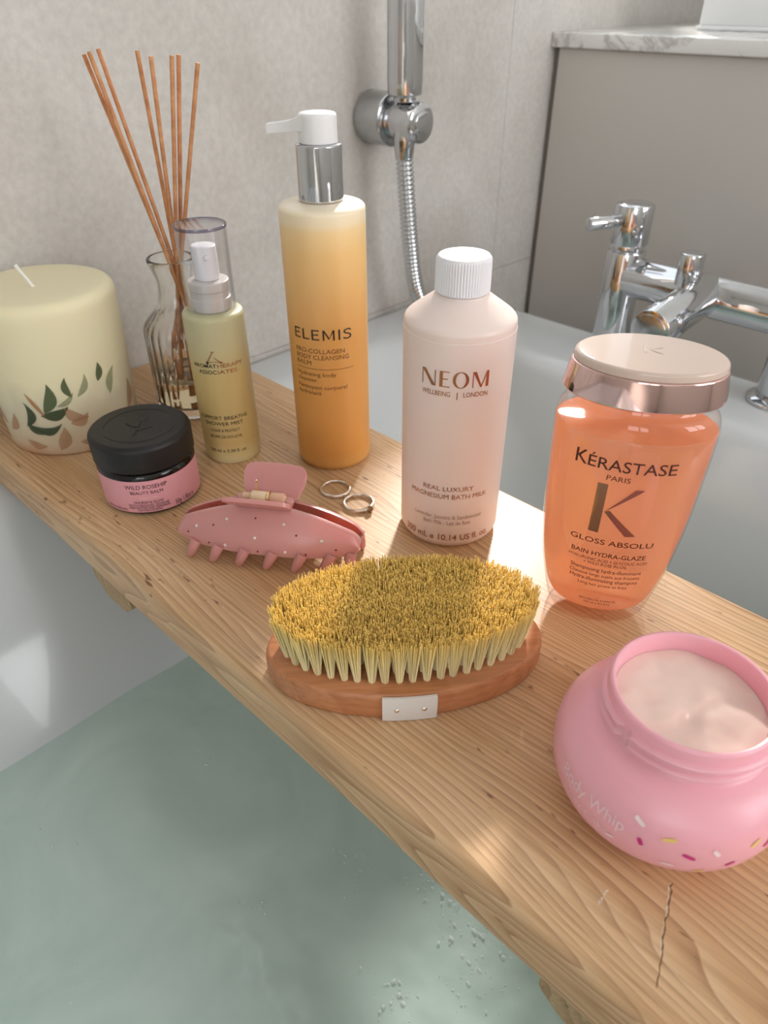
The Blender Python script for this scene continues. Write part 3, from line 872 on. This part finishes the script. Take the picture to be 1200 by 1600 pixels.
for (s, a, b, z, c, o_) in [('GLOSS ABSOLU', -.0203, .0200, .0580, .0031, .004), ('BAIN HYDRA-GLAZE', -.0186, .0182, .0500, .0027, .007), ('HYALURONIC ACID + GLYCOLIC ACID', -.0194, .0196, .0464, .0019, 0), ('+ WILD ROSE IN OIL', -.0115, .0105, .0438, .0019, 0),
                        ('Shampooing hydra-illuminant', -.0175, .0182, .0394, .0024, .003), ('Cheveux longs sujets aux frisottis', -.0174, .0180, .0360, .0021, 0), ('Hydra-illuminating shampoo', -.0168, .0175, .0324, .0024, .003), ('Long hair prone to frizz', -.0120, .0130, .0288, .0021, 0),
                        ('RECHERCHE AVANCEE', -.0095, .0095, .0172, .0014, 0), ('250 ml e 8.5 fl.oz', -.0070, .0070, .0148, .0014, 0)]:
    oval_text(s, a, b, z, c, KINK, o_)

# ------------------------------------------------------------------ open cream jar
cj = thing('cream_jar', 'open pink squat jar of body cream with printed sprinkles', 'jar', (-.0462, .2165, 0))
def m_pinkjar():
    m = mat('pink_satin_plastic', srgb(246, 178, 190), .34)
    b = bsdf(m)
    b.inputs['Subsurface Weight'].default_value = .25
    b.inputs['Subsurface Radius'].default_value = (.02, .009, .009)
    b.inputs['Subsurface Scale'].default_value = .5
    return m
PJ = m_pinkjar()
cprof2 = rnd([(0, .0008), (.0260, 0), (.0355, .0008, .004), (.0452, .0095, .008), (.0486, .0235, .009), (.0470, .0370, .008), (.0400, .0450, .006), (.0328, .0485, .002), (.0318, .0498)], .004, 7)
obj('jar_body', lathe(cprof2, 112), PJ, cj, ang=70)
nk = [(.0318, .0490), (.0318, .0510), (.0322, .0515), (.0336, .0520), (.0340, .0527), (.0336, .0534), (.0321, .0541), (.0318, .0550), (.0318, .0565), (.0322, .0570), (.0336, .0575), (.0340, .0582), (.0336, .0589), (.0321, .0596), (.0318, .0604), (.0318, .0640), (.0314, .0649), (.0306, .0653), (.0298, .0650), (.0294, .0642), (.0290, .0600), (.0290, .0440), (0, .0440)]
def thread_gap(r, z, t):
    d = (math.degrees(t) % 360)
    if r > .0319 and z < .062 and 246 < d < 256: return .0319
    return r
obj('threaded_neck', lathe(nk, 112, rmod=thread_gap), PJ, cj, ang=40)
bm = bmesh.new(); nr, na = 22, 80; ctr = None; prev = None
for i in range(nr + 1):
    r_ = .0289 * i / nr; row = []
    for k in range(na if i else 1):
        t = 2 * math.pi * k / na
        x, y = r_ * math.cos(t), r_ * math.sin(t)
        h = .0548 + .0014 * (i / nr) ** 2
        s_ = (x * .8 + y * .6); q_ = (-x * .6 + y * .8)
        h += .0010 * math.tanh((q_ + .004 - .012 * math.sin(s_ * 60)) * 500) * (1 - (i / nr) ** 4)
        h += .0013 * noise.noise(Vector((x * 70, y * 70, 2))) + .0004 * noise.noise(Vector((x * 180, y * 180, 4)))
        h -= .0016 * math.exp(-((x - .004) ** 2 + (y + .006) ** 2) / .00003)
        row.append(bm.verts.new((x, y, h)))
    if prev:
        for k in range(na):
            k2 = (k + 1) % na
            if len(prev) == 1: bm.faces.new((prev[0], row[k], row[k2]))
            else: bm.faces.new((prev[k], row[k], row[k2], prev[k2]))
    prev = row
mc = mat('cream', srgb(244, 216, 204), .12)
bsdf(mc).inputs['Subsurface Weight'].default_value = .3
bsdf(mc).inputs['Subsurface Radius'].default_value = (.01, .006, .005)
obj('cream', bm, mc, cj, ang=180)
def jr(z):
    best = None
    for (r0, z0), (r1, z1) in zip(cprof2[:-1], cprof2[1:]):
        if z0 <= z <= z1 and z1 > z0: return r0 + (r1 - r0) * (z - z0) / (z1 - z0)
    return .0486
WH = mat('pale_print', srgb(250, 214, 220), .4)
lettering(cj, 'Body Whip', -123, -84, .0268, .0062, .0486, WH, .004, prof=jr)
lettering(cj, 'Body Cake', -120, -90, .0188, .0042, .0486, WH, 0, prof=jr)
SPK = {'m': mat('magenta_print', srgb(206, 42, 130), .4), 'y': mat('yellow_print', srgb(240, 206, 120), .4), 'w': mat('white_print', srgb(252, 226, 228), .4)}
for (th, z, ln, an, c_) in [(q[0] + 3, q[1] + .0062, *q[2:]) for q in [(-82, .0300, .0050, -30, 'w'), (-79, .0205, .0040, -65, 'm'), (-68, .0270, .0052, 15, 'y'), (-58, .0200, .0056, -25, 'm'), (-47, .0235, .0042, -50, 'w'), (-38, .0150, .0040, 40, 'm'), (-29, .0255, .0048, 45, 'y'), (-65, .0115, .0048, 0, 'w'), (-21, .0220, .0045, 60, 'm'), (-12, .0140, .0045, -40, 'w'), (-92, .0130, .0040, 30, 'w'), (-50, .0090, .0045, 20, 'y')]]:
    bm = bmesh.new(); n = 6; w_ = .0009; ca, sa = math.cos(R(an)), math.sin(R(an))
    lo, hi = [], []
    for k in range(n + 1):
        x = (k / n - .5) * ln
        ww = w_ * (.55 if k in (0, n) else 1)
        for lst, q in ((lo, -ww), (hi, ww)):
            u, v2 = x * ca - q * sa, x * sa + q * ca
            r_ = jr(z + v2) + .00025; t = R(th) + u / .0486
            lst.append(bm.verts.new((r_ * math.cos(t), r_ * math.sin(t), z + v2)))
    for k in range(n): bm.faces.new((lo[k], lo[k + 1], hi[k + 1], hi[k]))
    obj('printed_sprinkle', bm, SPK[c_], cj, smooth=False)

# ------------------------------------------------------------------ body brush
BA, BB, BPHI, BT = .0714, .0385, .880, .0165
br = thing('body_brush', 'oval wooden body brush lying with yellow bristles upward', 'brush', (-.1780, .1935, 0), BPHI)
obj('wooden_base', lathe(rnd([(0, 0), (1 - .03, 0), (1.0, .003), (1.0, BT - .003), (.965, BT), (0, BT)], .0, 1) if False else
    [(0, 0), (.955, 0), (.985, .0010), (.997, .0030), (1.0, .0060), (1.0, .0115), (.996, .0140), (.983, .0158), (.962, BT), (0, BT)], 128, BA, BB), M['beech'], br, ang=40)
def m_bristle():
    m = mat('plant_bristle', srgb(224, 192, 112), .55)
    g = N(m, 'ShaderNodeNewGeometry')
    tc = N(m, 'ShaderNodeTexCoord'); sp = N(m, 'ShaderNodeSeparateXYZ'); L(m, tc.outputs['Object'], sp.inputs[0])
    mrn = N(m, 'ShaderNodeMapRange'); L(m, sp.outputs['Z'], mrn.inputs[0]); mrn.inputs[1].default_value = 0; mrn.inputs[2].default_value = .028
    r = ramp(m, [(0, srgb(255, 244, 200)), (.6, srgb(255, 236, 172)), (1, srgb(255, 222, 128))]); L(m, mrn.outputs[0], r.inputs['Fac'])
    r2 = ramp(m, [(0, (.66, .60, .50)), (.35, (.96, .95, .92)), (1, (1.0, 1.0, 1.0))]); L(m, g.outputs['Random Per Island'], r2.inputs['Fac'])
    L(m, mix(m, 1.0, r.outputs['Color'], r2.outputs['Color'], 'MULTIPLY'), bsdf(m).inputs['Base Color'])
    return m
MB_ = m_bristle()
def tuft_mesh(seed):
    rn = random.Random(seed)
    vs, fs = [], []
    nb_ = 64
    for k in range(nb_):
        a = k * 2.39996; q = math.sqrt((k + .5) / nb_)
        rb, rt = .0015 * q, .0042 * q * rn.uniform(.8, 1.16)
        h = .0276 + rn.uniform(-.0016, .0012)
        if rn.random() < .02: rt *= 1.35
        p0 = Vector((rb * math.cos(a), rb * math.sin(a), 0)); a2 = a + rn.uniform(-.25, .25)
        p1 = Vector((rt * math.cos(a2), rt * math.sin(a2), h))
        w0 = .00027 * rn.uniform(.8, 1.2)
        b = len(vs)
        ph_ = rn.random() * 6
        for (p, w_) in ((p0, w0), (p1, w0 * .85)):
            for c_ in range(3): vs.append((p.x + w_ * math.cos(ph_ + c_ * 2.0944), p.y + w_ * math.sin(ph_ + c_ * 2.0944), p.z))
        for c_ in range(3):
            d = (c_ + 1) % 3; fs.append((b + c_, b + d, b + 3 + d, b + 3 + c_))
        fs.append((b + 3, b + 4, b + 5))
    me = bpy.data.meshes.new('bristle_tuft'); me.from_pydata(vs, [], fs); me.update()
    me.materials.append(MB_)
    return me
tm = [tuft_mesh(s) for s in range(8)]
HOLE = mat('tuft_hole', srgb(60, 36, 22), .8)
rn = random.Random(11)
ea, eb = .0612, .0290
ring_i = 0
while ea > .003:
    per = math.pi * (3 * (ea + max(eb, .0004)) - math.sqrt((3 * ea + max(eb, .0004)) * (ea + 3 * max(eb, .0004))))
    cnt = max(1, round(per / .0066))
    # equal arc steps
    S = 720; acc = [0]; pts = []
    for k in range(S + 1):
        t = 2 * math.pi * k / S + ring_i * .3; pts.append((ea * math.cos(t), eb * math.sin(t)))
        if k: acc.append(acc[-1] + math.hypot(pts[k][0] - pts[k - 1][0], pts[k][1] - pts[k - 1][1]))
    j = 0
    for c_ in range(cnt):
        target = acc[-1] * c_ / cnt
        while acc[j] < target: j += 1
        x, y = pts[j]
        o = bpy.data.objects.new('bristle_tuft', tm[rn.randrange(8)])
        o.location = (x, y, BT - .0003)
        q = (ea / .0612) ** 2
        tilt = (.085 * q if ring_i == 0 else .05 * q)
        nrm = Vector((x / .0612 ** 2, y / .0290 ** 2, 0))
        nrm = nrm.normalized() if nrm.length > 0 else Vector((1, 0, 0))
        o.rotation_mode = 'QUATERNION'
        up = (Vector((0, 0, 1)) + nrm * math.tan(tilt) + Vector((rn.uniform(-.03, .03), rn.uniform(-.03, .03), 0))).normalized()
        o.rotation_quaternion = up.to_track_quat('Z', 'Y') @ Matrix.Rotation(rn.uniform(0, 6.28), 3, 'Z').to_quaternion()
        link(o, br)
    ring_i += 1
    ea -= .0064; eb -= .0060
    if eb < .0022:
        eb = 1e-5
        if ring_i > 5: break
# white strap end with two studs, on the long side facing the viewer
tl = R(-92)
def wall_pt(s, z, off):
    t = tl + s / 0.0712
    p = Vector((BA * math.cos(t), BB * math.sin(t), z)); nn_ = Vector((math.cos(t) / BA, math.sin(t) / BB, 0)).normalized()
    return p + nn_ * off, nn_
bm = bmesh.new(); g = []
for off in (.0001, .0013):
    rows = []
    for i in range(13):
        s = (i / 12 - .5) * .0262
        rows.append([bm.verts.new(wall_pt(s, .0004 + .0158 * j / 4, off + (.0006 * math.sin(math.pi * j / 4) if off > .001 else 0))[0]) for j in range(5)])
    g.append(rows)
for rows in g:
    for a, b in zip(rows[:-1], rows[1:]):
        for j in range(4): bm.faces.new((a[j], b[j], b[j + 1], a[j + 1]))
a, b = g
for i in range(12):
    bm.faces.new((a[i][0], a[i + 1][0], b[i + 1][0], b[i][0])); bm.faces.new((a[i][4], a[i + 1][4], b[i + 1][4], b[i][4]))
for j in range(4):
    bm.faces.new((a[0][j], a[0][j + 1], b[0][j + 1], b[0][j])); bm.faces.new((a[12][j], a[12][j + 1], b[12][j + 1], b[12][j]))
mf = mat('white_webbing', srgb(226, 220, 214), .85)
vv = obj_coord(mf, (1, 1, 1)); wv = noise_tex(mf, vv, 900, 2, .5); bump(mf, wv, .5, .0004)
strap = obj('strap_end', bm, mf, br, ang=50)
for s in (-.0062, .0068):
    p, nn_ = wall_pt(s, .0085, .0019)
    bm = bmesh.new(); bmesh.ops.create_uvsphere(bm, u_segments=16, v_segments=8, radius=.0014)
    for v in bm.verts: v.co.z *= .5
    o = obj('stud', bm, M['silver'], strap, ang=180, loc=p)
    o.rotation_mode = 'QUATERNION'; o.rotation_quaternion = nn_.to_track_quat('Z', 'Y')

# ------------------------------------------------------------------ hair claw clip
clip = thing('hair_claw', 'translucent pink hair claw clip with small crystals', 'hair clip', (-.300, .203, 0), math.atan2(.567, .824))
def m_claw():
    m = mat('translucent_pink_resin', srgb(204, 146, 142), .3)
    b = bsdf(m)
    b.inputs['Subsurface Weight'].default_value = .5
    b.inputs['Subsurface Radius'].default_value = (.012, .006, .006)
    b.inputs['Subsurface Scale'].default_value = .6
    return m
CL = m_claw()
CLL = .114
def shell_pt(u, s, side, off=0.0):
    e = abs(u) / (CLL / 2)
    cap_ = math.sqrt(max(0.0, 1 - max(0.0, (e - .90) / .10) ** 2))
    top = .0225 + .0160 * (1 - e ** 1.9)
    bot = .0125
    mz = (top + bot) / 2; top = mz + (top - mz) * (.12 + .88 * cap_); bot = mz - (mz - bot) * (.12 + .88 * cap_)
    z = bot + (top - bot) * s
    v = .0195 * (1 - .55 * e ** 2.6) - .0145 * s ** 1.6 * (1 - .72 * e ** 2) + .0015 * math.sin(math.pi * s)
    return Vector((u, -side * (v + off), z))
def shell(side):
    bm = bmesh.new(); nu, nsx = 40, 10
    grids = []
    for off in (0.0, -.0024):
        gr = [[bm.verts.new(shell_pt(-math.cos(math.pi * i / nu) * CLL / 2, j / nsx, side, off)) for j in range(nsx + 1)] for i in range(nu + 1)]
        grids.append(gr)
    for gr in grids:
        for i in range(nu):
            for j in range(nsx): bm.faces.new((gr[i][j], gr[i + 1][j], gr[i + 1][j + 1], gr[i][j + 1]))
    a, b = grids
    for i in range(nu):
        for j in (0, nsx): bm.faces.new((a[i][j], a[i + 1][j], b[i + 1][j], b[i][j]))
    for j in range(nsx):
        for i in (0, nu): bm.faces.new((a[i][j], a[i][j + 1], b[i][j + 1], b[i][j]))
    return bm
for side in (1, -1):
    jaw = obj('jaw', shell(side), CL, clip, ang=60)
    for k, u in enumerate((-.0496, -.034, -.0170, .0005, .0180, .0350, .0500)):
        du = .0062 if side == 1 else .0045
        if side == -1: u += .004
        p0 = shell_pt(max(-.052, min(.052, u + du)), .10, side, -.0012); tip = Vector((u, -side * .0175 * (1 - .35 * (abs(u) / .057) ** 3), .0021))
        mid_ = (p0 + tip) / 2 + Vector((0, -side * .0012, 0))
        obj('tooth', tube([p0, (p0 + mid_) / 2 + Vector((0, -side * .0006, 0)), mid_, (mid_ + tip) / 2, tip, tip + (tip - mid_).normalized() * .0018], [.0036, .0034, .0031, .0028, .0023, .0010], 14, flat=.72 if False else None), CL, jaw, ang=80)
    # handle plate
    bm = bmesh.new(); ou = []
    for (x, y) in rnd([(0, 0), (-.0150, 0), (-.0195, .012, .006), (-.0190, .0225, .008), (0, .0240, .03), (.0190, .0225, .008), (.0195, .012, .006), (.0150, 0), (0, 0)], .004, 6)[:-1]:
        ou.append((x, y))
    dirv = Vector((0, -side * .0165, .0150)).normalized(); nr_ = Vector((0, side * .0150, .0165)).normalized()
    if side == 1: ou = [(x * 1.04, y) for x, y in ou]
    base = Vector((-.001 if side == 1 else .001, -side * .0035, .0362))
    r0 = [bm.verts.new(base + Vector((x, 0, 0)) + dirv * y + nr_ * .0012) for x, y in ou]; r1 = [bm.verts.new(base + Vector((x, 0, 0)) + dirv * y - nr_ * .0012) for x, y in ou]
    bm.faces.new(r0); bm.faces.new(r1[::-1])
    for k in range(len(ou)): bm.faces.new((r0[k], r0[(k + 1) % len(ou)], r1[(k + 1) % len(ou)], r1[k]))
    obj('handle', bm, CL, jaw, ang=50)
    if side == 1:
        GEM = mat('clear_crystal', (.95, .93, .90), .08, .6); GAR = mat('garnet_crystal', srgb(120, 40, 40), .15)
        for (px, py, big) in [(308.7, 826, 1), (358, 816, 1), (357.5, 849, 1), (404, 837, 1), (446, 822, 1), (503, 842, 1), (450, 856, 1), (294, 836, 0), (337.5, 823, 0), (330.5, 848, 0), (403, 815.5, 0), (408.5, 856, 0), (466, 834, 0), (481, 860, 0), (524, 856, 0)]:
            u = (px - 415) / 278 * .112
            e = abs(u) / (CLL / 2)
            s = (862 + (px - 415) * .075 - py) / (58 * (1 - .45 * e ** 2))
            s = max(.06, min(.9, s))
            p = shell_pt(u, s, 1, .0002)
            d1 = shell_pt(u, s + .02, 1) - shell_pt(u, s - .02, 1); nrm = Vector((1, 0, 0)).cross(d1).normalized()
            if nrm.y > 0: nrm = -nrm
            bm = bmesh.new(); r_ = .0013 if big else .0007
            bmesh.ops.create_cone(bm, cap_ends=True, segments=8, radius1=r_, radius2=r_ * .5, depth=r_ * .8)
            o = obj('crystal', bm, GEM if big else GAR, jaw, smooth=False, loc=p)
            o.rotation_mode = 'QUATERNION'; o.rotation_quaternion = nrm.to_track_quat('Z', 'Y')
GOLD = mat('gold_wire', (.92, .70, .36), .18, 1.0)
hz = .0405
hg = obj('hinge_pin', cyl((-.0150, 0, hz), (.0115, 0, hz), .0026, 20, .0004), mat('cream_resin', srgb(232, 196, 160), .35), clip)
obj('hinge_barrel', cyl((-.0095, 0, hz), (.0005, 0, hz), .0040, 24, .0005), mat('cream_barrel', srgb(240, 212, 176), .35), clip)
obj('hinge_barrel', cyl((.0020, 0, hz), (.0105, 0, hz), .0039, 24, .0005), mat('pink_barrel', srgb(228, 178, 150), .3), clip)
for u in (-.0165, .0125):
    obj('hinge_lug', cyl((u - .0012, 0, hz - .0065), (u + .0012, 0, hz + .0005), .0030, 16, .0006), CL, clip)
pts = [(.0008 + .0003 * k / 8, .0042 * math.cos(k * math.pi / 6), hz + .0042 * math.sin(k * math.pi / 6)) for k in range(25)]
obj('spring', tube(pts, .0005, 8), GOLD, clip)
obj('spring_leg', tube([(-.0068, .0035, hz + .0015), (-.0070, .0030, hz + .0060), (-.0064, .0025, hz + .0105)], .00045, 8), GOLD, clip)

# ------------------------------------------------------------------ rings
def ring_bm(rad, r, seg=64, wfun=None):
    pts = [(rad * math.cos(2 * math.pi * k / seg), rad * math.sin(2 * math.pi * k / seg), 0) for k in range(seg)]
    rr_ = [r * (wfun(2 * math.pi * k / seg) if wfun else 1) for k in range(seg)]
    return tube(pts, rr_, 12, closed=True)
o = thing('finger_ring', 'thin plain silver ring lying flat on the pine board', 'ring', (-.3245, .2775, .0012))
obj('band', ring_bm(.0100, .0012, wfun=lambda t: 1 + .25 * max(0, math.cos(t + .5)) ** 6), M['silver'], o, ang=180)
o2 = thing('finger_ring', 'silver ring with a raised stone, next to the plain ring', 'ring', (-.3000, .2765, .0014), R(-8))
b_ = obj('band', ring_bm(.0100, .0011, wfun=lambda t: 1 + .7 * max(0, math.cos(t - .1)) ** 10), M['silver'], o2, ang=180)
bm = bmesh.new(); bmesh.ops.create_icosphere(bm, subdivisions=2, radius=.0023)
for v in bm.verts: v.co.x *= .75
st = obj('stone', bm, mat('smoky_stone', srgb(150, 116, 84), .1), o2, smooth=False, loc=(.0118, .001, .0010))
for (dy, dz) in ((-.0020, .001), (.0020, .001), (0, -.0018)):
    obj('claw', cyl((.0098, dy + .001, dz + .0004), (.0128, dy * .9 + .001, dz * 1.1 + .0008), .00050, 8, .0001), M['silver'], o2)

# ------------------------------------------------------------------ bath mixer tap
tp = thing('bath_mixer_tap', 'chrome deck mounted bath mixer tap with two pillars and spout', 'tap', (-.358, .7075, RIM))
def P(x, y, z): return (x + .358, y - .7075, z - RIM)
for i, x in enumerate((-.358, -.178)):
    obj('flange', lathe(rnd([(0, 0), (.0265, 0), (.0265, .003, .0012), (.020, .006), (0, .006)], .001, 3), 48), M['chrome'], tp, loc=P(x, .7075, RIM + .0002))
    obj('pillar', cyl(P(x, .7075, RIM + .004), P(x, .7075, .0700), .0188, 40, .001), M['chrome'], tp)
    obj('valve_neck', cyl(P(x, .7075, .0698), P(x, .7075, .0765), .0164, 40, .0006), M['chrome'], tp)
    kn = obj('handle', cyl(P(x, .7075, .0762), P(x, .7075, .1130), .0186, 48, .0016), M['chrome'], tp)
    dx, dy = (-.40, -.916) if i == 0 else (.3, -.95)
    obj('lever', cyl(P(x + dx * .015, .7075 + dy * .015, .0985), P(x + dx * .052, .7075 + dy * .052, .0985), .0058, 24, .0010), M['chrome'], kn)
obj('cross_bar', cyl(P(-.350, .7075, .0455), P(-.186, .7075, .0455), .0192, 40, .001), M['chrome'], tp)
spt = obj('spout', cyl(P(-.268, .7075, .0480), P(-.268, .600, .0400), .0186, 40, .0012), M['chrome'], tp)
obj('aerator', cyl(P(-.268, .6035, .0402), P(-.268, .5992, .0399), .0150, 32, .0006), M['chrome_soft'], spt)
obj('diverter_knob', cyl(P(-.283, .690, .0560), P(-.283, .690, .0850), .0112, 32, .0012), M['chrome'], tp)
obj('hose_outlet', cyl(P(-.268, .7075, .0400), P(-.268, .7400, .0300), .0110, 24, .001), M['chrome'], tp)

# ------------------------------------------------------------------ shower handset, bracket, hose
hx, hy = -.558, .5915
sb = thing('shower_bracket', 'round chrome wall bracket holding the shower handset', 'bracket', (WX, hy + .006, .174))
obj('mount', cyl((.0004, 0, 0), (.036, 0, 0), .0242, 48, .003), M['chrome_soft'], sb)
bm = cyl((.0355, 0, .0), (.074, 0, .0), .0180, 48, .004)
obj('holder', bm, M['chrome'], sb)
obj('screw_cap', cyl((.0730, 0, 0), (.0755, 0, 0), .0110, 32, .001), M['chrome'], sb)
hs = thing('shower_handset', 'slim chrome shower handset standing upright in the wall bracket', 'shower head', (hx, hy, .196))
obj('handle', lathe(rnd([(0, -.0045), (.0108, -.0045), (.0112, 0), (.0163, .0015, .001), (.0170, .012), (.0170, .200, .004), (.0140, .205), (0, .205)], .001, 4), 48), M['chrome'], hs, ang=40)
hp = [(hx, hy, .150), (hx + .001, hy + .002, .120), (hx + .002, hy + .009, .060), (hx + .002, hy + .022, .005), (hx - .000, hy + .060, -.045), (hx - .004, hy + .150, -.105), (hx - .002, hy + .210, -.20), (hx + .02, hy + .235, -.40)]
def catmull(p, n=24):
    out = []
    q = [Vector(p[0])] + [Vector(v) for v in p] + [Vector(p[-1])]
    for i in range(1, len(q) - 2):
        for k in range(n):
            t = k / n
            out.append(.5 * ((2 * q[i]) + (q[i + 1] - q[i - 1]) * t + (2 * q[i - 1] - 5 * q[i] + 4 * q[i + 1] - q[i + 2]) * t * t + (3 * q[i] - q[i - 1] - 3 * q[i + 1] + q[i + 2]) * t ** 3))
    out.append(q[-2]); return out
cp = catmull(hp, 30)
# even steps so that the coils read as coils
dense = [cp[0]]
step = .0011
for a, b in zip(cp[:-1], cp[1:]):
    while (b - dense[-1]).length > step: dense.append(dense[-1] + (b - dense[-1]).normalized() * step)
rad = [.0079 + .0011 * (1 if (k // 2) % 2 else -.4) for k in range(len(dense))]
ho = thing('shower_hose', 'ribbed metal shower hose hanging below the handset', 'hose', tuple(cp[0]))
c0 = cp[0]
obj('coil', tube([p - c0 for p in dense], rad, 14), M['chrome'], ho, ang=60)
obj('cone_nut', lathe(rnd([(0, -.018), (.0088, -.018), (.0110, .0), (.0110, .016), (.0095, .018), (0, .018)], .0008, 3), 32), M['chrome'], ho, loc=(0, 0, .010))
